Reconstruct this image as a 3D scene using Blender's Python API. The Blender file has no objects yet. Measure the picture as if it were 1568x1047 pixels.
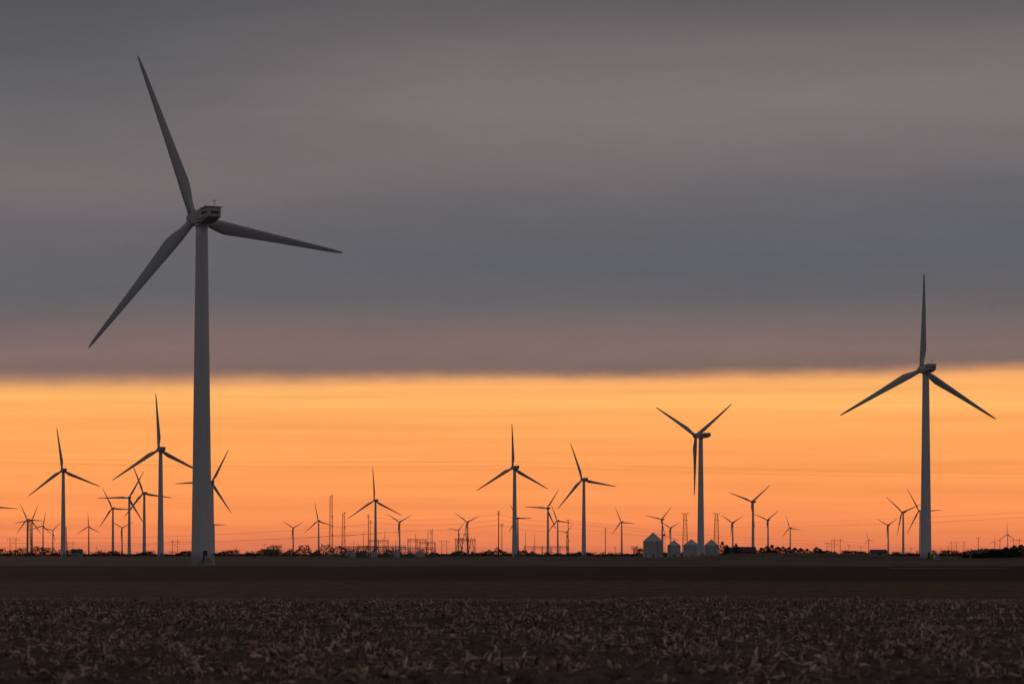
import bpy, math, random
import numpy as np
from mathutils import Matrix, Vector
random.seed(7); rng=np.random.default_rng(11)
scene=bpy.context.scene
CAM_H=2.56

# ---------------------------------------------------------------- helpers
def lin(c):
    return tuple(((v/255)/12.92 if v/255<=0.04045 else ((v/255+0.055)/1.055)**2.4) for v in c)
def c4(c): return (*c,1.0)

_perm=rng.random((256,256))
def vnoise(x,y):
    x=np.asarray(x,dtype=float); y=np.asarray(y,dtype=float)
    xi=np.floor(x).astype(int); yi=np.floor(y).astype(int)
    fx=x-xi; fy=y-yi
    fx=fx*fx*(3-2*fx); fy=fy*fy*(3-2*fy)
    a=_perm[xi&255,yi&255]; b=_perm[(xi+1)&255,yi&255]
    c=_perm[xi&255,(yi+1)&255]; d=_perm[(xi+1)&255,(yi+1)&255]
    return (a*(1-fx)+b*fx)*(1-fy)+(c*(1-fx)+d*fx)*fy
def fbm(x,y,o=4):
    s=0;a=0.5;t=0
    for i in range(o):
        s=s+a*vnoise(x*2**i+17.3*i,y*2**i+5.1*i); t+=a; a*=0.5
    return s/t

def gh(x,y):
    """terrain height: low swells, one gentle rise on the right, broken soil close by"""
    x=np.asarray(x,dtype=float); y=np.asarray(y,dtype=float)
    r=3.1*np.exp(-((x-140)/60)**2-((y-1400)/160)**2)
    r=r+1.0*np.exp(-((x-400)/160)**2-((y-2100)/300)**2)
    far=np.clip((y-160)/200,0,1)*np.clip((2500-y)/800,0,1)
    r=r+far*0.35*(fbm(x/140,y/90,3)-0.5)
    near=np.clip((158-y)/10,0,1)*np.clip((y-30)/10,0,1)*np.clip((60-np.abs(x))/10,0,1)
    r=r+near*(0.28*(fbm(x/1.1,y/1.5,3)-0.5)+0.20*(np.abs(fbm(x/0.45+9,y/0.5+3,2)-0.5)*2-0.3)+0.40*(fbm(x/9,y/7,2)-0.5))
    return r

class MB:
    def __init__(s): s.v=[]; s.f=[]; s.m=[]
    def quadface(s,idx,m=0): s.f.append(idx); s.m.append(m)
    def beam(s,p,q,r0,r1=None,n=4,m=0,cap=False):
        r1=r0 if r1 is None else r1
        p=Vector(p);q=Vector(q);d=(q-p)
        if d.length<1e-6: return
        d.normalize()
        u=d.cross(Vector((0,0,1)))
        if u.length<1e-3: u=Vector((1,0,0))
        u.normalize(); w=d.cross(u)
        b=len(s.v)
        for P,r in ((p,r0),(q,r1)):
            for i in range(n):
                a=2*math.pi*(i+.5)/n
                s.v.append(tuple(P+u*math.cos(a)*r+w*math.sin(a)*r))
        for i in range(n):
            j=(i+1)%n
            s.quadface((b+i,b+j,b+n+j,b+n+i),m)
        if cap:
            s.quadface(tuple(b+i for i in range(n))[::-1],m); s.quadface(tuple(b+n+i for i in range(n)),m)
    def box(s,c,sz,m=0,rz=0):
        b=len(s.v); cx,cy,cz=c; a,bb,h=sz[0]/2,sz[1]/2,sz[2]/2
        C,S=math.cos(rz),math.sin(rz)
        for z in (-h,h):
            for x,y in ((-a,-bb),(a,-bb),(a,bb),(-a,bb)):
                s.v.append((cx+x*C-y*S,cy+x*S+y*C,cz+z))
        for f in ((3,2,1,0),(4,5,6,7),(0,1,5,4),(1,2,6,5),(2,3,7,6),(3,0,4,7)):
            s.quadface(tuple(b+i for i in f),m)
    def lathe(s,prof,n=24,m=0,axis='z',o=(0,0,0)):
        b=len(s.v)
        for r,h in prof:
            for i in range(n):
                a=2*math.pi*i/n
                if axis=='z': s.v.append((o[0]+r*math.cos(a),o[1]+r*math.sin(a),o[2]+h))
                else: s.v.append((o[0]+r*math.sin(a),o[1]+h,o[2]+r*math.cos(a)))
        for k in range(len(prof)-1):
            for i in range(n):
                j=(i+1)%n
                s.quadface((b+k*n+i,b+k*n+j,b+(k+1)*n+j,b+(k+1)*n+i),m)
        s.quadface(tuple(b+i for i in range(n))[::-1],m)
        s.quadface(tuple(b+(len(prof)-1)*n+i for i in range(n)),m)
    def mesh(s,name,mats,smooth=False):
        me=bpy.data.meshes.new(name); me.from_pydata(s.v,[],s.f)
        for m in mats: me.materials.append(m)
        me.polygons.foreach_set('material_index',s.m)
        if smooth: me.polygons.foreach_set('use_smooth',[True]*len(s.f))
        me.update(); return me
def obj(name,data,loc=(0,0,0),parent=None,rz=0):
    o=bpy.data.objects.new(name,data); scene.collection.objects.link(o)
    o.location=loc; o.rotation_euler=(0,0,rz)
    if parent: o.parent=parent
    return o

# ---------------------------------------------------------------- materials
def newmat(name):
    m=bpy.data.materials.new(name); m.use_nodes=True
    nt=m.node_tree; b=nt.nodes['Principled BSDF']; return m,nt,b
def simple(name,col,rough=0.7,metal=0,var=0.25,scale=1.0,spec=0.3,streak=None):
    m,nt,b=newmat(name)
    tc=nt.nodes.new('ShaderNodeTexCoord'); mp=nt.nodes.new('ShaderNodeMapping')
    nt.links.new(tc.outputs['Object'],mp.inputs[0])
    mp.inputs['Scale'].default_value=streak or (1,1,1)
    n=nt.nodes.new('ShaderNodeTexNoise'); n.inputs['Scale'].default_value=scale; n.inputs['Detail'].default_value=5
    nt.links.new(mp.outputs[0],n.inputs['Vector'])
    r=nt.nodes.new('ShaderNodeValToRGB'); r.color_ramp.elements[0].position=.3; r.color_ramp.elements[1].position=.7
    r.color_ramp.elements[0].color=c4([v*(1-var) for v in col]); r.color_ramp.elements[1].color=c4([min(1,v*(1+var)) for v in col])
    nt.links.new(n.outputs['Fac'],r.inputs[0]); nt.links.new(r.outputs[0],b.inputs['Base Color'])
    b.inputs['Roughness'].default_value=rough; b.inputs['Metallic'].default_value=metal
    b.inputs['Specular IOR Level'].default_value=spec
    return m
M_white=simple('turbine_grey_white_paint',(.58,.58,.59),.5,0,.08,.5,.35,(1,1,.08))
M_blade=simple('blade_gelcoat',(.45,.45,.47),.55,0,.08,.4,.25,(1,1,.1))
M_dark=simple('dark_vent',(.05,.05,.055),.7)
M_conc=simple('concrete',(.4,.39,.37),.9)
M_galv=simple('galvanised_steel',(.46,.48,.50),.5,.25,.12,.6,.4,(1,1,.15))
M_steel=simple('weathered_steel',(.16,.15,.15),.7)
M_wood=simple('creosote_wood',(.07,.05,.04),.9)
M_red=simple('red_beacon',(.5,.05,.03),.5)
M_bark=simple('bark',(.09,.065,.05),.95)
M_barn=simple('barn_siding',(.22,.07,.05),.85,0,.2,3,.2,(6,6,.3))
M_siding=simple('grey_siding',(.30,.29,.28),.8,0,.08,3)
M_roof=simple('shingle_roof',(.08,.075,.075),.9)
M_glass=simple('window_glass',(.03,.035,.04),.15)
M_gravel=simple('gravel',(.26,.23,.21),.95,0,.2,2)

def islandmat(name,cols,trans=0.0):
    m,nt,b=newmat(name)
    g=nt.nodes.new('ShaderNodeNewGeometry'); r=nt.nodes.new('ShaderNodeValToRGB')
    nt.links.new(g.outputs['Random Per Island'],r.inputs[0])
    e=r.color_ramp.elements
    while len(e)<len(cols): e.new(0.5)
    for i,(p,c) in enumerate(cols): e[i].position=p; e[i].color=c4(c)
    nt.links.new(r.outputs[0],b.inputs['Base Color'])
    b.inputs['Roughness'].default_value=.8; b.inputs['Specular IOR Level'].default_value=.2
    if trans:
        t=nt.nodes.new('ShaderNodeBsdfTranslucent'); nt.links.new(r.outputs[0],t.inputs[0])
        mx=nt.nodes.new('ShaderNodeMixShader'); mx.inputs[0].default_value=trans
        nt.links.new(b.outputs[0],mx.inputs[1]); nt.links.new(t.outputs[0],mx.inputs[2])
        nt.links.new(mx.outputs[0],nt.nodes['Material Output'].inputs[0])
    return m
M_stub=islandmat('corn_residue',[(0,(.07,.046,.034)),(.4,(.20,.135,.10)),(.75,(.44,.31,.23)),(1,(.75,.57,.44))],.3)
M_verge=islandmat('dead_grass',[(0,(.18,.12,.09)),(1,(.52,.38,.29))],.3)
M_twig=islandmat('winter_twigs',[(0,(.035,.026,.022)),(1,(.11,.075,.055))])
M_ever=islandmat('evergreen_foliage',[(0,(.012,.016,.012)),(1,(.045,.05,.035))])

# ground
def ground_mat():
    m,nt,b=newmat('field_soil'); N=nt.nodes.new; L=nt.links.new
    def math_(op,a,bb=None,c=None):
        n=N('ShaderNodeMath'); n.operation=op
        for i,v in enumerate((a,bb,c)):
            if v is None: continue
            if isinstance(v,(int,float)): n.inputs[i].default_value=v
            else: L(v,n.inputs[i])
        return n.outputs[0]
    g=N('ShaderNodeNewGeometry'); sp=N('ShaderNodeSeparateXYZ'); L(g.outputs['Position'],sp.inputs[0])
    X,Y=sp.outputs[0],sp.outputs[1]
    def noise(sx,sy,det=4,rough=.55):
        mp=N('ShaderNodeMapping'); mp.inputs['Scale'].default_value=(sx,sy,.001)
        L(g.outputs['Position'],mp.inputs[0])
        n=N('ShaderNodeTexNoise'); n.inputs['Scale'].default_value=1; n.inputs['Detail'].default_value=det; n.inputs['Roughness'].default_value=rough
        L(mp.outputs[0],n.inputs['Vector']); return n.outputs['Fac']
    nb=noise(.02,.02,3)
    def step(at,w,amp):
        yy=math_('MULTIPLY_ADD',math_('SUBTRACT',nb,.5),amp,Y)
        mr=N('ShaderNodeMapRange'); mr.interpolation_type='SMOOTHSTEP'; L(yy,mr.inputs[0])
        mr.inputs[1].default_value=at-w; mr.inputs[2].default_value=at+w; return mr.outputs[0]
    def mix(f,a,bb):
        n=N('ShaderNodeMix'); n.data_type='RGBA'
        if isinstance(f,(int,float)): n.inputs[0].default_value=f
        else: L(f,n.inputs[0])
        for i,v in ((6,a),(7,bb)):
            if isinstance(v,tuple): n.inputs[i].default_value=c4(v)
            else: L(v,n.inputs[i])
        return n.outputs[2]
    def ramp(f,lo,hi):
        mr=N('ShaderNodeMapRange'); L(f,mr.inputs[0]); mr.inputs[1].default_value=.32; mr.inputs[2].default_value=.68
        mr.inputs[3].default_value=lo; mr.inputs[4].default_value=hi; return mr.outputs[0]
    col=mix(ramp(noise(2.2,1.6,6,.7),0,1),(.028,.019,.015),(.19,.13,.095))
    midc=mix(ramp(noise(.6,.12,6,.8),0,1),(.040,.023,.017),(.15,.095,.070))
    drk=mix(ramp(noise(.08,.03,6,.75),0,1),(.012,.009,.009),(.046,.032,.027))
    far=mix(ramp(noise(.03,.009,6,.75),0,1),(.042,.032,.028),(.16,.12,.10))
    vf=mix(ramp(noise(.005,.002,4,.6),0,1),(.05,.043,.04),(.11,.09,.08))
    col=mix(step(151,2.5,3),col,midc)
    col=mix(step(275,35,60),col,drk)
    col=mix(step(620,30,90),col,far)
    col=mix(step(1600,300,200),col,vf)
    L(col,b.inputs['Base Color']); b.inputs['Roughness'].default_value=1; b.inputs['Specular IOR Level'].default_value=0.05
    bp=N('ShaderNodeBump'); bp.inputs['Strength'].default_value=.6; bp.inputs['Distance'].default_value=.08
    L(noise(5,5,6,.7),bp.inputs['Height']); L(bp.outputs[0],b.inputs['Normal'])
    return m
M_ground=ground_mat()

# ---------------------------------------------------------------- ground sheet
xs=np.concatenate([np.arange(-40,40.01,.2)]); 
out=[];d=40.5;st=.8
while d<40000: out.append(d); d+=st; st=min(st*1.10,4000) if d>1500 else min(st*1.12,25)
out=np.array(out+[42000]); xs=np.concatenate([-out[::-1],xs,out])
ys=np.arange(48,162,.2); o2=[];d=162.5;st=.8
while d<40000: o2.append(d); d+=st; st=min(st*1.06,25) if d<3000 else st*1.15
ys=np.concatenate([-np.array([42000,15000,5000,1500,400,100,20.])[:],np.array([0,20,32,40,44,46.]),ys,np.array(o2+[42000])])
XX,YY=np.meshgrid(xs,ys); ZZ=gh(XX,YY)
nx,ny=len(xs),len(ys)
co=np.stack([XX,YY,ZZ],-1).reshape(-1,3)
i=np.arange(nx*ny).reshape(ny,nx)
q=np.stack([i[:-1,:-1],i[:-1,1:],i[1:,1:],i[1:,:-1]],-1).reshape(-1,4)
def fastmesh(name,co,q,mat,smooth=False):
    me=bpy.data.meshes.new(name); me.vertices.add(len(co)); me.vertices.foreach_set('co',co.astype(np.float32).ravel())
    me.loops.add(q.size); me.loops.foreach_set('vertex_index',q.astype(np.int32).ravel())
    me.polygons.add(len(q)); me.polygons.foreach_set('loop_start',(np.arange(len(q))*4).astype(np.int32))
    me.update(calc_edges=True); me.validate()
    me.materials.append(mat)
    me.polygons.foreach_set('use_smooth',[smooth]*len(me.polygons))
    return me
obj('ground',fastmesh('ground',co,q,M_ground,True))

# ---------------------------------------------------------------- corn stubble
def shards(cx,cy,length,width,elev,name,mat,zoff=0.0):
    n=len(cx); az=rng.random(n)*2*np.pi
    cz=gh(cx,cy)+zoff
    d=np.stack([np.cos(az)*np.cos(elev),np.sin(az)*np.cos(elev),np.sin(elev)],-1)*length[:,None]
    a2=rng.random(n)*2*np.pi
    w=np.cross(d/np.linalg.norm(d,axis=1,keepdims=True),np.stack([np.cos(a2),np.sin(a2),.6*rng.random(n)],-1))
    w=w/np.maximum(np.linalg.norm(w,axis=1,keepdims=True),.05)*width[:,None]*.5
    c=np.stack([cx,cy,cz],-1)
    bend=np.stack([rng.normal(0,.25,n),rng.normal(0,.25,n),-np.abs(rng.normal(0,.3,n))],-1)*length[:,None]
    p0=c;p1=c+d*.55;p2=c+d+bend*.6
    V=np.stack([p0-w,p0+w,p1+w,p1-w,p2+w*.4,p2-w*.4],1).reshape(-1,3)
    b=np.arange(n)[:,None]*6
    Q=np.stack([b+np.array([0,1,2,3]),b+np.array([3,2,4,5])],1).reshape(-1,4)
    return fastmesh(name,V,Q,mat)
n=230000
cy=49+rng.random(n)**.85*103; cx=(rng.random(n)*2-1)*(0.2*cy+3)
den=fbm(cx/.9,cy/2.4,3); den2=fbm(cx/6+40,cy/9,2)
keep=rng.random(n)<np.clip((den-.46)*8+(den2-.5)*2,0.04,1); cx=cx[keep];cy=cy[keep]; n=len(cx)
L_=.08+.24*rng.random(n)**2; W_=.03+.08*rng.random(n)**2
el=np.where(rng.random(n)<.45,rng.random(n)*1.1+.4,rng.random(n)*.4)
obj('corn_stubble',shards(cx,cy,L_,W_,el,'corn_stubble',M_stub,.01))
# strip of dead grass at the field edge
n=90000
cx=(rng.random(n)*2-1)*38; cy=149+rng.normal(0,2.6,n)+.8*np.sin(cx/6)
kp=rng.random(n)<np.clip((fbm(cx/6,cy/3,3)-.30)*4,.2,1); cx=cx[kp];cy=cy[kp];n=len(cx)
obj('dry_grass_verge',shards(cx,cy,.10+.16*rng.random(n),.03+.05*rng.random(n),.3+.8*rng.random(n),'dry_grass_verge',M_verge,0))

# ---------------------------------------------------------------- wind turbine
HUB=80.0
def tower_mesh():
    b=MB()
    prof=[(2.42-(2.42-1.38)*((k*77.9/26/78)**.95),.14+k*77.86/26) for k in range(27)]
    b.lathe(prof,48,0)
    ns=len(b.f)
    b.lathe([(2.95,-.6),(2.95,.13)],40,3)
    b.lathe([(1.62,77.9),(1.62,78.4)],32,0)
    for z in (22.5,47.5):     # flange weld seams between tower sections
        r=2.42-(2.42-1.38)*((z/78)**.95); b.lathe([(r+.02,z-.06),(r+.02,z+.06)],48,0)
    # door, stairs, on the camera side
    a=math.radians(-65)
    rr=2.42
    b.box((rr*math.cos(a),rr*math.sin(a),2.2),(.12,1.0,2.3),1,a)
    b.box((rr*math.cos(a)*1.3,rr*math.sin(a)*1.3,.95),(1.4,1.3,.08),2,a)
    for s_ in range(5):
        k=rr*1.62+s_*.3
        b.box((k*math.cos(a),k*math.sin(a),.82-.18*s_),(.28,1.1,.05),2,a)
    for sgn in (-.6,.6):
        px=lambda k: (k*math.cos(a)-sgn*math.sin(a),k*math.sin(a)+sgn*math.cos(a))
        b.beam((*px(rr*1.05),2.0),(*px(rr*1.55),2.0),.03,m=2); b.beam((*px(rr*1.55),2.0),(*px(rr*2.15),1.0),.03,m=2)
        for k in (1.1,1.55,2.1): b.beam((*px(rr*k),0),(*px(rr*k),2.0 if k<2 else 1.05),.03,m=2)
    me=b.mesh('tower',[M_white,M_dark,M_steel,M_conc])
    me.polygons.foreach_set('use_smooth',[k<ns and len(p.vertices)==4 for k,p in enumerate(me.polygons)]); return me
def nacelle_mesh():
    b=MB()
    def sec(y,w,z0,z1,r=.4):
        pts=[]
        for cx,cz,a0 in ((w/2-r,z1-r,0),(-w/2+r,z1-r,90),(-w/2+r,z0+r,180),(w/2-r,z0+r,270)):
            for k in range(5):
                a=math.radians(a0+k*22.5); pts.append((cx+r*math.cos(a),y,cz+r*math.sin(a)))
        return pts
    secs=[sec(3.2,2.4,-1.1,1.0,.5),sec(2.9,3.1,-1.4,1.35,.5),sec(2.2,3.5,-1.55,1.5),sec(-1.5,3.5,-1.6,1.6),sec(-4.6,3.5,-1.5,1.6),sec(-7.6,3.3,-.75,1.6),sec(-7.9,2.9,-.5,1.4,.35)]
    for s_ in secs: b.v+=s_
    n=20
    for k in range(len(secs)-1):
        for i_ in range(n):
            j=(i_+1)%n
            b.quadface((k*n+i_,k*n+j,(k+1)*n+j,(k+1)*n+i_),0)
    b.quadface(tuple(range(n))[::-1],0); b.quadface(tuple((len(secs)-1)*n+i_ for i_ in range(n)),0)
    b.box((0,-5.6,1.64),(3.8,5.0,.14),0)
    for sx in (-1,1):
        b.box((sx*1.76,-5.6,.45),(.06,3.0,.45),1)
        b.box((sx*1.765,-2.6,0),(.04,.07,2.9),1)
        b.box((sx*1.765,-3.6,-.75),(.06,5.0,.16),1)
    b.box((0,-7.92,.35),(1.9,.06,.55),1)
    b.box((0,-.8,1.68),(1.5,1.5,.2),0)
    b.beam((.5,-6.4,1.6),(.5,-6.4,3.7),.06,.035,6,2); b.beam((.15,-6.4,3.0),(.85,-6.4,3.0),.03,n=4,m=2)
    b.box((.15,-6.4,3.15),(.12,.12,.28),2); b.box((.85,-6.4,3.15),(.12,.12,.25),2)
    b.beam((-.9,-4.2,1.6),(-.9,-4.2,2.1),.05,n=5,m=2); b.box((-.9,-4.2,2.2),(.25,.25,.25),3)
    b.lathe([(1.6,-2.1),(1.6,-1.5)],24,0)
    return b.mesh('nacelle',[M_blade,M_dark,M_steel,M_red])
def hub_mesh():
    b=MB()
    b.lathe([(1.1,-1.6),(1.35,-1.5),(1.6,-1.1),(1.7,0),(1.55,1.0),(1.1,1.7),(.5,2.1),(.1,2.2)],24,0,'y')
    return b.mesh('rotor_hub',[M_blade],True)
def blade_mesh():
    P=[(1.0,1.9,1.9,14),(2.6,1.9,1.9,14),(4.2,2.2,1.6,13),(6,2.75,1.2,12),(8,3.05,.95,11),(10,2.95,.8,10),(14,2.55,.6,7.5),(20,2.05,.42,5),(26,1.62,.3,3),(32,1.2,.2,1.5),(36,.9,.13,.8),(38.4,.62,.08,.3),(39.4,.36,.05,0),(39.8,.1,.02,0)]
    b=MB(); n=20
    for s_,c,t,tw in P:
        k=min(1,max(0,(s_-2.6)/5)); tw=math.radians(tw+2)
        for i_ in range(n):
            a=2*math.pi*i_/n
            x=c*(.5*math.cos(a)+.18*k)
            y=t/2*math.sin(a)*(1-.45*k*math.cos(a))
            X=x*math.cos(tw)-y*math.sin(tw); Y=x*math.sin(tw)+y*math.cos(tw)
            b.v.append((X,Y+1.2*(s_/39)**2,s_))
    for k in range(len(P)-1):
        for i_ in range(n):
            j=(i_+1)%n; b.quadface((k*n+i_,k*n+j,(k+1)*n+j,(k+1)*n+i_),0)
    b.quadface(tuple((len(P)-1)*n+i_ for i_ in range(n)),0); b.quadface(tuple(range(n))[::-1],0)
    return b.mesh('blade',[M_blade],True)
ME_t,ME_n,ME_h,ME_b=tower_mesh(),nacelle_mesh(),hub_mesh(),blade_mesh()

def turbine(bearing,dist,phase,yaw=21,blade=1.0):
    """bearing = tangent of the azimuth east(+)/west(-) of the camera axis, dist in metres"""
    x=bearing*dist; y=dist; z=float(gh(x,y))
    if dist>900: z=min(z,0)
    e=obj('wind_turbine',None,(x,y,z),None,math.radians(yaw)); e.empty_display_size=5
    obj('tower',ME_t,(0,0,0),e,-math.radians(yaw))
    obj('nacelle',ME_n,(0,0,HUB),e)
    R=Matrix.Translation((0,4.9,HUB+.15))@Matrix.Rotation(math.radians(4),4,'X')
    h=obj('rotor_hub',ME_h,(0,0,0),e); h.matrix_local=R
    for k in range(3):
        o=obj('blade_%d'%(k+1),ME_b,(0,0,0),e)
        o.matrix_local=R@Matrix.Rotation(math.radians(phase+120*k),4,'Y')@Matrix.Diagonal((1,1,blade,1))
    return e
F=4355.0
def S(px,hy): return ((px-784)/F, 337250.0/(848-hy))
T=[(309,333,-21.5,28,.985),(1417.5,565,0.6,13,1.015),(1073,667,56,40,1),(788,716,-2,21,1),(894,734,-20,21,1.02),(246,688,-4,23,1.05),
(97,720,-8,21,1),(198,762,29,15,1.08),(221,755,-22,25,1),(325,738,27,12,1.0),(173,778,-27,24,1),(575,766,-4,24,1.25),
(488,797,-12,22,1.1),(449,808,62,20,.95),(612,799,62,20,.95),(839,778,33,20,1),(854,797,-22,20,1),(952,799,-24,20,.95),
(1014,795,42,25,1),(1153,768,50,20,1),(1122,800,62,20,.9),(1176,796,52,20,.95),(1210,808,-20,20,1),(1383,784,-50,22,1.1),
(1409,782,-32,20,1.2),(1360,804,-62,20,.9),(1330,826,-18,20,1),(1543,818,-3,20,1.2),(1523,829,10,20,1.1),(136,806,-3,22,1),
(42,795,-25,20,1),(49,797,22,20,1),(66,805,12,20,1),(81,812,45,20,1),(187,808,-58,20,1),(716,799,-55,20,.95),(702,812,-80,20,1),
(793,793,-30,20,.9),(-12,775,-25,20,1.1),(328,803,-30,20,.9),(1027,808,62,20,1),(868,815,40,20,1)]
for t in T: turbine(*S(t[0],t[1]),*t[2:])

# ---------------------------------------------------------------- small things at the tower feet
def transformer(x,y,s=1.0):
    b=MB(); z=float(gh(x,y))
    b.box((0,0,.1),(2.6,2.2,.3),1); b.box((0,0,1.15),(2.0,1.5,1.8),0); b.box((0,0,2.1),(2.15,1.65,.1),0)
    for k in range(6): b.box((-.75+.3*k,-.83,1.1),(.06,.16,1.4),2)
    obj('transformer_box',b.mesh('transformer_box',[M_galv,M_conc,M_steel]),(x,y,z))
bx,by=S(309,333); x0=bx*by
transformer(x0+2.2,by-4.5)
bx,by=S(1417,565); transformer(bx*by+4.2,by-3)

# gravel roads, fence
def strip(name,x0,x1,y0,wid,mat,lift=.06,n=80):
    V=[];Q=[]
    for k in range(n+1):
        x=x0+(x1-x0)*k/n; y=y0+ .01*(x-x0)
        for s_ in (0,1):
            yy=y+s_*wid; V.append((x,yy,max(float(gh(x,yy)),float(gh(x,y)))+lift))
    for k in range(n): Q.append((2*k,2*k+2,2*k+3,2*k+1))
    obj(name,fastmesh(name,np.array(V),np.array(Q),mat))
strip('gravel_road',64,84,478,7,M_gravel,.05)
strip('gravel_road',-330,-255,2050,14,M_gravel,.25)
strip('gravel_road',-40,150,860,6,M_gravel,.06)
b=MB()
for k in range(120):
    x=10+k*2.0; y=905
    z=float(gh(x,y)); b.beam((x,y,z-.2),(x,y,z+1.25+.15*random.random()),.055,n=4)
for h in (.5,.85,1.15): b.beam((10,905,h),(248,905,h),.012,n=3)
obj('wire_fence',b.mesh('wire_fence',[M_wood]))

# ---------------------------------------------------------------- farmstead: silos, barn, house
def silo(px,D,w,eave,peak):
    b=MB(); r=w/2; prof=[]
    n=int(eave/.9)
    prof.append((r+.3,-1)); prof.append((r+.3,.25)); prof.append((r,.26))
    for k in range(n):
        z=.3+(eave-.3)*k/n; dz=(eave-.3)/n
        prof+= [(r,z+dz*.1),(r+.09,z+dz*.5),(r,z+dz*.9)]
    b.lathe(prof+[(r,eave)],40,0)
    b.lathe([(r+.35,eave-.15),(r+.35,eave),(r*.55,eave+(peak-eave)*.47),(1.0,peak-.9),(1.0,peak-.3),(.2,peak)],40,0)
    for k in range(20):
        a=2*math.pi*k/20
        b.beam((math.cos(a)*(r+.3),math.sin(a)*(r+.3),eave+.08),(math.cos(a)*1.0,math.sin(a)*1.0,peak-.8),.09,n=3,m=1)
        b.beam((math.cos(a)*(r+.12),math.sin(a)*(r+.12),.2),(math.cos(a)*(r+.12),math.sin(a)*(r+.12),eave-.2),.08,n=3,m=1)
    a=-1.2
    for s_ in (-.3,.3):
        b.beam(((r+.3)*math.cos(a)+s_,(r+.3)*math.sin(a),0),((r+.3)*math.cos(a)+s_,(r+.3)*math.sin(a),eave+.5),.06,n=4,m=2)
    b.box((0,-r-.15,1.3),(1.6,.2,2.1),2)
    x=(px-784)/F*D
    obj('grain_silo',b.mesh('grain_silo',[M_galv,M_galv,M_steel]),(x,D,min(0,float(gh(x,D)))))
silo(1000,2250,15.5,12.5,19.5); silo(1032,2330,10.5,9.5,14); silo(1058.5,2230,12.5,9.5,14.2); silo(1089.5,2260,11,9.5,14.2)
b=MB()
for sx,sy in ((-.8,-.8),(.8,-.8),(.8,.8),(-.8,.8)): b.beam((sx,sy,0),(sx,sy,17),.09)
for k in range(8):
    z=k*2.1; b.beam((-.8,-.8,z),(.8,-.8,z+2.1),.05); b.beam((.8,-.8,z),(-.8,-.8,z+2.1),.05); b.beam((-.8,.8,z),(-.8,-.8,z+2.1),.05); b.beam((.8,-.8,z),(.8,.8,z+2.1),.05)
b.box((0,0,17.6),(1.8,1.8,1.4)); b.beam((0,0,17.5),(-9,0,18),.18,n=6); b.beam((0,0,17.5),(12,0,13),.15,n=6)
obj('grain_elevator_leg',b.mesh('grain_elevator_leg',[M_steel]),((1017-784)/F*2245,2245,0))

def house(name,px,D,w,dp,h,rh,mat,rz=0,barn=False):
    x=(px-784)/F*D; e=obj(name,None,(x,D,0),None,rz)
    b=MB(); b.box((0,0,h/2-.3),(w,dp,h+.6)); 
    i0=len(b.v); b.v+=[(-w/2,-dp/2,h+.002),(-w/2,dp/2,h+.002),(-w/2,0,h+rh),(w/2,-dp/2,h+.002),(w/2,dp/2,h+.002),(w/2,0,h+rh)]
    b.quadface((i0,i0+1,i0+2)[::-1]); b.quadface((i0+3,i0+4,i0+5))
    obj('walls',b.mesh('walls',[mat]),(0,0,0),e)
    b=MB(); ov=.5
    for s_ in (-1,1):
        i0=len(b.v); sl=rh/(dp/2)
        for dz in (.05,.28):
            b.v+=[(-w/2-ov,s_*(dp/2+ov),h-sl*ov+dz),(w/2+ov,s_*(dp/2+ov),h-sl*ov+dz),(w/2+ov,0,h+rh+dz),(-w/2-ov,0,h+rh+dz)]
        for f in ((0,1,2,3),(4,5,6,7),(0,1,5,4),(1,2,6,5),(2,3,7,6),(3,0,4,7)): b.quadface(tuple(i0+k for k in f))
    obj('roof',b.mesh('roof',[M_roof]),(0,0,0),e)
    b=MB()
    if barn: b.box((0,-dp/2-.05,2),(4,.1,4)); b.box((-w*.35,-dp/2-.05,2.5),(1,.1,1)); b.box((w*.35,-dp/2-.05,2.5),(1,.1,1))
    else:
        for k in (-.36,-.16,.16,.36): b.box((w*k,-dp/2-.05,1.6),(1,.1,1.3)); b.box((w*k,-dp/2-.05,4.3),(1,.1,1.2)) if h>5 else None
        b.box((0,-dp/2-.06,1.05),(1,.1,2.1)); b.box((w*.2,1,h+rh+.4),(.8,.8,1.6))
    obj('windows_and_door',b.mesh('windows_and_door',[M_glass]),(0,0,0),e)
house('barn',1143,2600,16,10,5,4,M_barn,.2,True)
house('farmhouse',1121,2500,11,8,5.4,3,M_siding,-.3)
house('farmhouse',1499,1700,9,7,2.6,2.2,M_siding,.1)
house('barn',1524,1780,11,8,3,2.6,M_barn,-.2,True)
house('farmhouse',118,3300,12,8,5.2,3,M_siding,0)
house('barn',1345,2900,16,10,4,3,M_siding,.1,True)
house('barn',415,3300,18,10,4.5,3.5,M_barn,.1,True)

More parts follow.
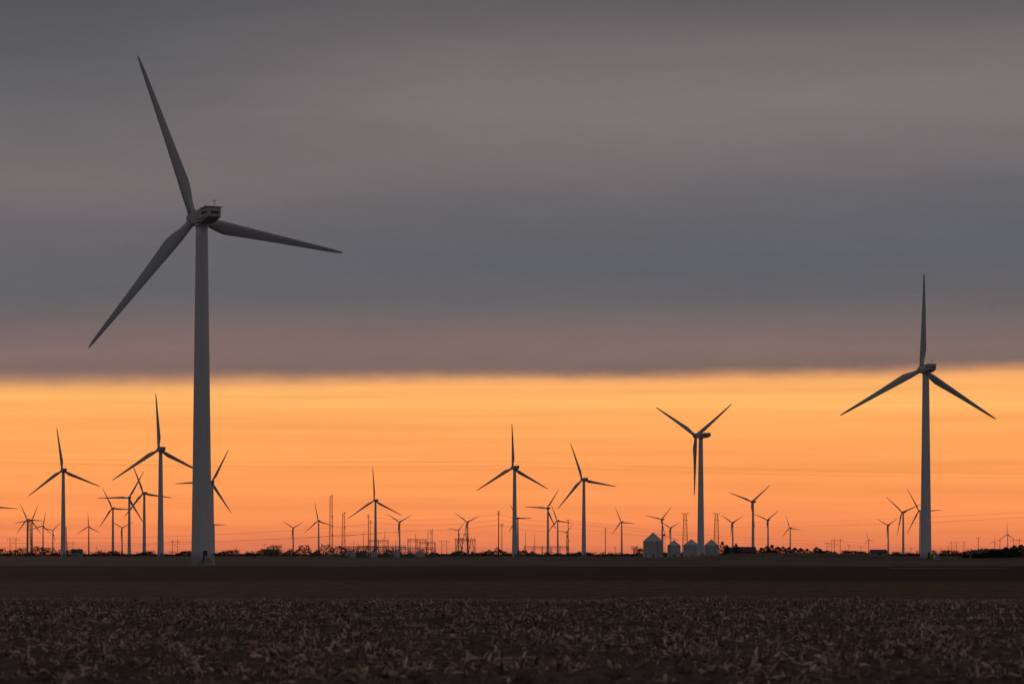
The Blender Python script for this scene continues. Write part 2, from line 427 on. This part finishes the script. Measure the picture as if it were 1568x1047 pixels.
# ---------------------------------------------------------------- masts, substation, poles, wires
def lattice(name,px,D,h,w0,w1,lights=True,platform=False):
    b=MB(); n=max(6,int(h/4))
    c=((-1,-1),(1,-1),(1,1),(-1,1))
    P=lambda k,i_: (c[i_][0]*(w0+(w1-w0)*k/n)/2,c[i_][1]*(w0+(w1-w0)*k/n)/2,h*k/n)
    for k in range(n):
        for i_ in range(4):
            j=(i_+1)%4
            b.beam(P(k,i_),P(k+1,i_),.2); b.beam(P(k,i_),P(k+1,j),.1); b.beam(P(k,j),P(k+1,i_),.1); b.beam(P(k+1,i_),P(k+1,j),.1)
    b.beam((0,0,h),(0,0,h+3),.1)
    if platform:
        b.box((0,0,h),(w1+4.5,w1+2,.4)); b.box((0,0,h-7),(w1+3.5,w1+2,.3))
        for s_ in (-1,1): b.beam((s_*(w1/2+2),0,h),(s_*(w1/2+2),0,h+1.8),.12)
    if lights:
        for z in (h+.5,h*.66,h*.36): b.box((w1*.7,-w1*.6,z),(1.6,1.0,1.3),1)
    x=(px-784)/F*D; obj(name,b.mesh(name,[M_steel,M_red]),(x,D,0))
lattice('lattice_mast',507,3500,74,4.5,2.6)
lattice('lattice_mast',526,3500,53,4.5,2.6)
lattice('lattice_mast',1049,3200,48,6.5,3.0,False,True)
lattice('lattice_mast',1097,3200,48,6.5,3.0,False,True)
lattice('lattice_mast',100,3200,33,4,2,False)
lattice('lattice_mast',45,3200,40,4,2,False)

def substation():
    D=2050; k=D/F; b=MB()
    X=lambda px:(px-784)*k
    Z=lambda py:(848-py)*k+CAM_H
    e=obj('electrical_substation',None,(X(590),D,0)); ox=X(590)
    def gantry(pa,pb,top,y,nb=3,r=.22):
        xa,xb=X(pa)-ox,X(pb)-ox; z=Z(top)
        for i_ in range(nb):
            x=xa+(xb-xa)*i_/(nb-1)
            for s_ in (-.45,.45):
                b.beam((x+s_,y,0),(x+s_*.5,y,z),.16)
            m_=int(z/1.4)
            for q_ in range(m_): b.beam((x-.45,y,q_*1.4),(x+.4,y,q_*1.4+1.4),.06); 
            b.beam((x,y,z),(x,y,z+2.2),.07,.03)
        for zz in (z,z-.9): b.beam((xa,y,zz),(xb,y,zz),.16)
        m_=int(abs(xb-xa)/1.3)
        for q_ in range(m_):
            x=xa+(xb-xa)*q_/m_; b.beam((x,y,z-.9 if q_%2 else z),(x+(xb-xa)/m_,y,z if q_%2 else z-.9),.07)
        for i_ in range(nb*3):
            x=xa+(xb-xa)*(i_+.5)/(nb*3); b.beam((x,y,z-.9),(x,y,z-2.6),.15,n=5)
    gantry(522,574,836,0,5); gantry(530,600,838,14,6); gantry(545,618,835,30,6); gantry(624,652,825,8,3); gantry(600,665,838,20,6); gantry(640,664,829,40,3)
    gantry(697,727,824,10,4); gantry(803,872,836,25,6); gantry(560,590,826,46,3)
    for px,top in ((522,827),(540,829),(556,815),(584,822),(606,826),(636,818),(655,810),(662,808),(588,812),(628,823),(805,812),(819,818)):
        x=X(px)-ox; y=random.uniform(0,40); b.beam((x,y,0),(x,y,Z(top)),.26,.14,6)
    for i_ in range(90):
        x=X(random.uniform(522,668))-ox; y=random.uniform(-8,35); h=random.uniform(2.5,5)
        b.box((x,y,h*.3),(random.uniform(.6,1.6),1,h*.6),0)
        for s_ in (-.6,0,.6): b.beam((x+s_,y,h*.6),(x+s_*1.5,y,h+1),.1,n=5)
    for x_,w_ in ((540,5),(572,6),(607,5),(645,5)):
        x=X(x_)-ox; b.box((x,-4,2.2),(w_,3.5,4),1); b.box((x-w_*.7,-4,2.3),(w_*.3,3,3),1); b.beam((x-1,-4,4.8),(x+w_*.4,-4,5.4),.5,n=8,cap=True)
        for s_ in (-1.5,0,1.5): b.beam((x+s_,-4,4.2),(x+s_*1.2,-4,6.4),.14,n=6)
    for z in (6,7.5): b.beam((X(525)-ox,6,z),(X(663)-ox,6,z),.09)
    obj('gantries_and_equipment',b.mesh('gantries_and_equipment',[M_steel,M_galv]),(0,0,0),e)
    f=MB(); xa,xb=X(516)-ox,X(672)-ox
    for i_ in range(36):
        x=xa+(xb-xa)*i_/35; f.beam((x,-14,0),(x,-14,2.4),.06)
    for z in (.6,1.2,1.8,2.35): f.beam((xa,-14,z),(xb,-14,z),.03)
    obj('perimeter_fence',f.mesh('perimeter_fence',[M_steel]),(0,0,0),e)
substation()

def aframe(px,D,h,base):
    """steel A-frame dead-end structure"""
    b=MB()
    for y in (-1.2,1.2):
        b.beam((-base/2,y,0),(-.5,y,h),.28); b.beam((base/2,y,0),(.5,y,h),.28)
        for t in (.2,.4,.6,.8):
            w=base/2*(1-t)+.5*t; b.beam((-w,y,h*t),(w,y,h*t),.1)
            w2=base/2*(1.2-t)+.5*(t-.2); b.beam((-w2,y,h*(t-.2)),(w,y,h*t),.08); b.beam((w2,y,h*(t-.2)),(-w,y,h*t),.08)
    b.beam((0,0,h),(0,0,h+3),.12,.05); b.beam((-4,0,h-.5),(4,0,h-.5),.15)
    obj('a_frame_pylon',b.mesh('a_frame_pylon',[M_steel]),((px-784)/F*D,D,0))
aframe(702.5,2100,14,6); aframe(722,2100,13,6); aframe(712,2150,18,7)

def pole(px,D,h,arms=1,r=.2):
    b=MB(); b.beam((0,0,-.5),(0,0,h),r,r*.65,8,cap=True)
    for a in range(arms):
        z=h-.6-a*1.5; b.beam((-1.5,-.18,z),(1.5,-.18,z),.1)
        for s_ in (-1.3,-.6,.6,1.3): b.beam((s_,-.18,z+.05),(s_,-.18,z+.4),.06,n=5)
        b.beam((-.9,-.18,z),(0,-.1,z-.9),.04); b.beam((.9,-.18,z),(0,-.1,z-.9),.04)
    obj('utility_pole',b.mesh('utility_pole',[M_wood]),((px-784)/F*D,D,0))
def hframe(px,D,h,gap=5.5):
    b=MB()
    for s_ in (-1,1): b.beam((s_*gap/2,0,-.5),(s_*gap/2,0,h),.28,.18,8,cap=True)
    b.beam((-gap,0,h-1.6),(gap,0,h-1.6),.17); b.beam((-gap/2,0,h-3),(gap/2,0,h-8),.1); b.beam((gap/2,0,h-3),(-gap/2,0,h-8),.1)
    for s_ in (-gap*.95,0,gap*.95): b.beam((s_,0,h-1.6),(s_,0,h-3.3),.14,n=6)
    obj('h_frame_pylon',b.mesh('h_frame_pylon',[M_wood]),((px-784)/F*D,D,0))
def Hof(py,D): return (848-py)*D/F+CAM_H
for px,py,D,r in ((763.5,782,1900,.42),(768.5,801,1950,.3),(564,787,2000,.34),(567,796,2010,.28),(870,795,2000,.36),(927,808,2300,.35),(660,811,2000,.25)):
    pole(px,D,Hof(py,D),2,r)
for px,py,D in ((405,832,3200),(436,838,3400),(467,834,3300),(362,838,3300),(1300,833,2300),(1318,836,2500),(148,838,3000),(1476,829,1900),(1440,838,2800),(942,836,2600),(1498,822,1850),(1531,826,1900),(1452,836,2300),(1395,838,2700),(160,840,3100)):
    pole(px,D,Hof(py,D),1,.2)
for px,py,D in ((1282,824,2600),(1270,829,3200),(20,822,2600),(108,828,3000),(268,826,3000),(680,826,3200),(1461,828,3000),(1556,824,2600)):
    hframe(px,D,Hof(py,D))

wires=MB()
def wire(p,q,sag,r=.05,n=24):
    p=Vector(p);q=Vector(q); pr=p
    for k in range(1,n+1):
        t=k/n; c=p.lerp(q,t); c.z-=sag*4*t*(1-t); wires.beam(pr,c,r,n=3); pr=c
def W(px,py,D): return ((px-784)/F*D,D,Hof(py,D))
for dy in (0,7): wire(W(-260,692+dy,1150),W(760,706+dy,1500),2.0,.03); wire(W(760,706+dy,1500),W(1900,726+dy,1500),2.0,.025)
for a,bb,c,D1,D2,s in ((-100,828,640,2400,2000,5),(-100,838,640,2500,2000,4),(-100,818,564,2600,2000,6)):
    wire(W(a,bb,D1),W(c,803 if c==564 else 812,D2),s,.07)
for y0,y1 in ((796,835),(800,839),(808,842)): wire(W(870,y0,2000),W(1282,y1-6,2600),3,.06); wire(W(1282,y1-6,2600),W(1700,y1-2,3000),3,.06)
for y0 in (787,795,803): wire(W(763.5,y0,1900),W(870,y0+10,2000),2,.06); wire(W(564,y0+4,2000),W(763.5,y0,1900),3,.06)
for y0 in (776,784): wire(W(1700,y0,1500),W(1097,y0+22,3200),3,.05)
for y0 in (832,836): wire(W(268,y0,3000),W(564,y0-20,2000),4,.06); wire(W(20,y0-6,2600),W(268,y0-2,3000),4,.06)
obj('power_line_wires',wires.mesh('power_line_wires',[M_steel]))

# ---------------------------------------------------------------- vegetation
def bare_tree_mesh(seed,h):
    rd=random.Random(seed); b=MB()
    def grow(p,d,l,r,lev):
        q=p+d*l; b.beam(p,q,r,r*.7,5 if lev<2 else 3)
        if lev==5: return
        for k in range(3 if lev<4 else 4):
            nd=(d+Vector((rd.gauss(0,.5),rd.gauss(0,.5),rd.gauss(.12,.3)))).normalized()
            grow(p.lerp(q,rd.uniform(.65,1)),nd,l*rd.uniform(.62,.85),r*.6,lev+1)
    grow(Vector((0,0,-.3)),Vector((0,0,1)),h*.25,h*.024,0)
    me=b.mesh('bare_tree',[M_bark]); return me
TR=[bare_tree_mesh(s,10) for s in range(4)]
def tree(px,D,h):
    x=(px-784)/F*D; o=obj('bare_tree',random.choice(TR),(x,D,0),None,random.random()*6); s=h/10; o.scale=(s*1.15,s*1.15,s)
for px,D,h in ((970,2300,15),(978,2350,12),(1247,2000,7),(1253,2050,8),(1232,2050,6),(1130,2500,12),(1112,2450,13),(1497,1750,7),(1515,1750,8),(1537,1700,9),(1560,1720,9),(1549,1750,11),(1508,1800,9),(88,3000,9),(130,3100,10),(500,3000,9),(440,3100,8),(380,3300,8),(1300,2300,4.5),(1190,2500,11),(1170,2550,10),(1180,2440,10),(1203,2440,10),(1216,2440,9),(1228,2440,9),(1240,2420,8),(1160,2440,8),(1258,2300,9),(1487,1760,5),(1567,1690,9),(1541,1660,8),(1335,2850,8),(1352,2950,9),(425,3250,9),(400,3300,9),(475,3000,9),(60,3000,8),(12,2900,8)):
    tree(px,D,h)
def conifer(px,D,h,w):
    b=MB(); b.beam((0,0,-.3),(0,0,h*.9),h*.025,.03,6)
    n=700
    for k in range(n):
        t=random.random()**.8; z=h*(.06+.9*t); R=w/2*(1-t*t)**.8*(.6+.6*random.random())*(1+.3*math.sin(z*2.1+px)+.2*math.sin(z*5+px*3))
        a=random.random()*6.283; c=Vector((R*math.cos(a),R*math.sin(a),z)); s_=.35+.35*random.random()
        u=Vector((random.gauss(0,1),random.gauss(0,1),random.gauss(0,.5))).normalized()*s_; v=Vector((random.gauss(0,1),random.gauss(0,1),random.gauss(0,1))).normalized()*s_*.6
        i0=len(b.v); b.v+= [tuple(c-u),tuple(c+v),tuple(c+u),tuple(c-v)]; b.quadface((i0,i0+1,i0+2,i0+3),1)
    for k in range(9):
        z=h*(.12+.09*k); a=k*2.4; b.beam((0,0,z),(w*.35*(1-k/10)*math.cos(a),w*.35*(1-k/10)*math.sin(a),z+.3),.06)
    obj('evergreen_tree',b.mesh('evergreen_tree',[M_bark,M_ever]),((px-784)/F*D,D,0))
for px,D,h,w in ((1106,2450,14,7),(1113,2470,11,7),(1127,2450,12,7),(1166,2450,8.5,9),(1174,2450,10,10),(1182,2460,11,9),(1191,2460,9.5,10),(1199,2460,9.5,10),(1208,2470,9,10),(1217,2460,8.5,9),(1226,2460,8,9),(1236,2450,7.5,9),(1250,2300,8.5,9),(1256,2310,7,8),(1520,1750,6,6),(1529,1700,5,6),(1540,1720,7,7),(1553,1700,8,7),(1564,1700,8.5,8),(1500,1720,4,5),(1493,1690,3.4,5),(1506,1690,3.6,5),(1515,1695,4,6),(1548,1690,6.5,6),(1479,1720,2.6,5),(1534,1680,4,6)):
    conifer(px,D,h,w)
def belt(name,D,n,prof,mat,seed):
    r=np.random.default_rng(seed); px=r.uniform(-200,1768,n); x=(px-784)/F*D
    base=np.interp(px,[p for p,_ in prof],[h for _,h in prof])
    H=base*(.35+1.1*fbm(x/28+seed,x*0+seed,4))*np.clip((fbm(x/9,x*0+3+seed,2)-.25)*3,.35,1.2)
    z=H*r.random(n)**.8; y=D+r.uniform(-25,25,n); s=.35+.6*r.random(n)
    c=np.stack([x,y,z],-1); u=r.normal(0,1,(n,3))*s[:,None]*.6; v=r.normal(0,1,(n,3))*s[:,None]*.6
    V=np.stack([c-u,c+v,c+u,c-v],1).reshape(-1,3); Q=np.arange(4*n).reshape(-1,4)
    obj(name,fastmesh(name,V,Q,mat))
belt('distant_treeline',3600,70000,[(-200,5),(0,8),(60,9),(140,7),(190,4),(330,6),(385,8),(430,11),(520,11),(560,7),(680,5),(760,8),(820,6),(940,5),(985,10),(1130,8),(1260,7),(1300,5),(1400,4),(1480,6),(1560,9),(1768,9)],M_twig,3)
belt('distant_treeline',6500,40000,[(-200,9),(150,7),(400,10),(700,9),(900,8),(1100,9),(1350,8),(1500,8),(1768,9)],M_twig,5)

# ---------------------------------------------------------------- sky
w=bpy.data.worlds.new('World'); scene.world=w; w.use_nodes=True; nt=w.node_tree; N=nt.nodes.new; L=nt.links.new
bg=nt.nodes['Background']
def M(op,a,b=None,c=None,clamp=False):
    n=N('ShaderNodeMath'); n.operation=op; n.use_clamp=clamp
    for i,v in enumerate((a,b,c)):
        if v is None: continue
        if isinstance(v,(int,float)): n.inputs[i].default_value=v
        else: L(v,n.inputs[i])
    return n.outputs[0]
tc=N('ShaderNodeTexCoord'); sp=N('ShaderNodeSeparateXYZ'); L(tc.outputs['Generated'],sp.inputs[0])
x_,y_,z_=sp.outputs
hl=M('SQRT',M('ADD',M('MULTIPLY',x_,x_),M('MULTIPLY',y_,y_))); t=M('DIVIDE',z_,M('MAXIMUM',hl,1e-3)); az=M('ARCTAN2',x_,y_)
def nz(sa,st,off,det=4,rough=.5):
    c=N('ShaderNodeCombineXYZ'); L(M('MULTIPLY',az,sa),c.inputs[0]); L(M('MULTIPLY',t,st),c.inputs[1]); c.inputs[2].default_value=off
    n=N('ShaderNodeTexNoise'); n.inputs['Scale'].default_value=1; n.inputs['Detail'].default_value=det; n.inputs['Roughness'].default_value=rough
    L(c.outputs[0],n.inputs['Vector']); return M('SUBTRACT',n.outputs['Fac'],.5)
def mr(v,a,b,lo=0,hi=1,sm=True):
    n=N('ShaderNodeMapRange'); n.interpolation_type='SMOOTHSTEP' if sm else 'LINEAR'
    L(v,n.inputs[0])
    for i,q_ in ((1,a),(2,b),(3,lo),(4,hi)):
        if isinstance(q_,(int,float)): n.inputs[i].default_value=q_
        else: L(q_,n.inputs[i])
    return n.outputs[0]
def ramp(v,stops,k):
    n=N('ShaderNodeValToRGB'); e=n.color_ramp.elements; stops=sorted([((848-y)/F*k,c) for y,c in stops])
    while len(e)<len(stops): e.new(.5)
    for i,(p,c) in enumerate(stops): e[i].position=max(0,min(1,p)); e[i].color=c4(lin(c))
    L(M('MULTIPLY',v,k),n.inputs[0]); return n.outputs[0]
def mixc(f,a,b):
    n=N('ShaderNodeMix'); n.data_type='RGBA'; L(f,n.inputs[0])
    for i,v in ((6,a),(7,b)):
        if isinstance(v,tuple): n.inputs[i].default_value=c4(v)
        else: L(v,n.inputs[i])
    return n.outputs[2]
def scalec(col,f):
    n=N('ShaderNodeVectorMath'); n.operation='SCALE'; L(col,n.inputs[0])
    if isinstance(f,(int,float)): n.inputs[3].default_value=f
    else: L(f,n.inputs[3])
    return n.outputs[0]
tilt=M('MULTIPLY',az,.0150)
td=M('ADD',M('SUBTRACT',t,M('MULTIPLY',tilt,.8)),M('ADD',M('MULTIPLY',nz(2.5,14,0,3),.020),M('MULTIPLY',nz(14,70,4,5,.6),.009)))
deckR=ramp(td,[(-200,(86,85,88)),(0,(94,92,95)),(80,(113,107,108)),(170,(123,115,116)),(250,(116,109,111)),(310,(101,100,104)),(400,(95,97,102)),(455,(100,98,102)),(500,(116,103,104)),(535,(128,107,103)),(572,(126,104,98))],4)
deckL=ramp(td,[(-200,(82,83,86)),(0,(84,85,88)),(100,(93,94,98)),(200,(105,103,106)),(285,(116,109,111)),(350,(103,101,106)),(440,(96,98,103)),(485,(108,99,102)),(535,(128,106,103)),(575,(122,101,99))],4)
deck=mixc(mr(az,-.17,.0),deckL,deckR)
deck=scalec(deck,M('ADD',1.0,M('ADD',M('MULTIPLY',nz(5,40,7,6,.6),.20),M('ADD',M('MULTIPLY',nz(30,180,9,5,.65),.12),M('MULTIPLY',nz(420,520,2,2,.6),.07)))))
gap=ramp(M('ADD',t,M('MULTIPLY',nz(5,160,12,4),.010)),[(568,(242,166,106)),(592,(255,181,106)),(612,(255,181,102)),(640,(255,170,95)),(700,(255,161,90)),(750,(254,154,88)),(790,(249,145,86)),(825,(236,131,86)),(848,(208,114,84))],12)
gap=scalec(gap,M('ADD',1.0,M('ADD',M('MULTIPLY',nz(4,220,17,5),.40),M('MULTIPLY',nz(25,500,19,4,.6),.12))))
edge=M('ADD',M('ADD',.0618,tilt),M('ADD',M('MULTIPLY',nz(9,30,21,4),.0045),M('MULTIPLY',nz(60,200,22,4,.6),.0024)))
wid=mr(az,-.18,.05,.0055,.0032)
mask=mr(t,M('SUBTRACT',edge,wid),M('ADD',edge,wid))
front=mr(M('COSINE',az),.25,.93)
gap=mixc(front,lin((112,104,112)),gap)
col=mixc(mask,gap,deck)
# brightness added to unseen sky overhead and behind the camera, as fill light
lift=M('ADD',1.0,M('ADD',mr(t,.25,1.6,0,.35),M('MULTIPLY',mr(M('COSINE',az),.5,-.6),.2)))
col=scalec(col,lift)
sky=N('ShaderNodeTexSky'); sky.sky_type='NISHITA'; sky.sun_disc=False
SUN_EL=math.radians(2.0); SUN_AZ=math.radians(-14)
sky.sun_elevation=SUN_EL; sky.sun_rotation=SUN_AZ
add=N('ShaderNodeVectorMath'); add.operation='ADD'; L(col,add.inputs[0]); L(scalec(sky.outputs[0],.0005),add.inputs[1])
L(add.outputs[0],bg.inputs[0]); bg.inputs[1].default_value=1.0

sd=bpy.data.lights.new('sun','SUN'); sd.energy=.25; sd.angle=math.radians(12); sd.color=(1,.62,.36)
so=obj('sun',sd); v=Vector((math.sin(SUN_AZ)*math.cos(SUN_EL),math.cos(SUN_AZ)*math.cos(SUN_EL),math.sin(SUN_EL)))
so.rotation_euler=v.to_track_quat('Z','Y').to_euler()

# ---------------------------------------------------------------- camera
cd=bpy.data.cameras.new('camera'); cam=obj('camera',cd,(0,0,CAM_H)); cam.rotation_euler=(math.radians(90),0,0)
cd.lens=100; cd.sensor_width=36; cd.shift_y=324.5/1568; cd.clip_start=.5; cd.clip_end=90000
cd.dof.use_dof=True; cd.dof.focus_distance=900; cd.dof.aperture_fstop=1.8
scene.camera=cam
scene.view_settings.view_transform='Standard'; scene.view_settings.look='None'; scene.view_settings.exposure=0
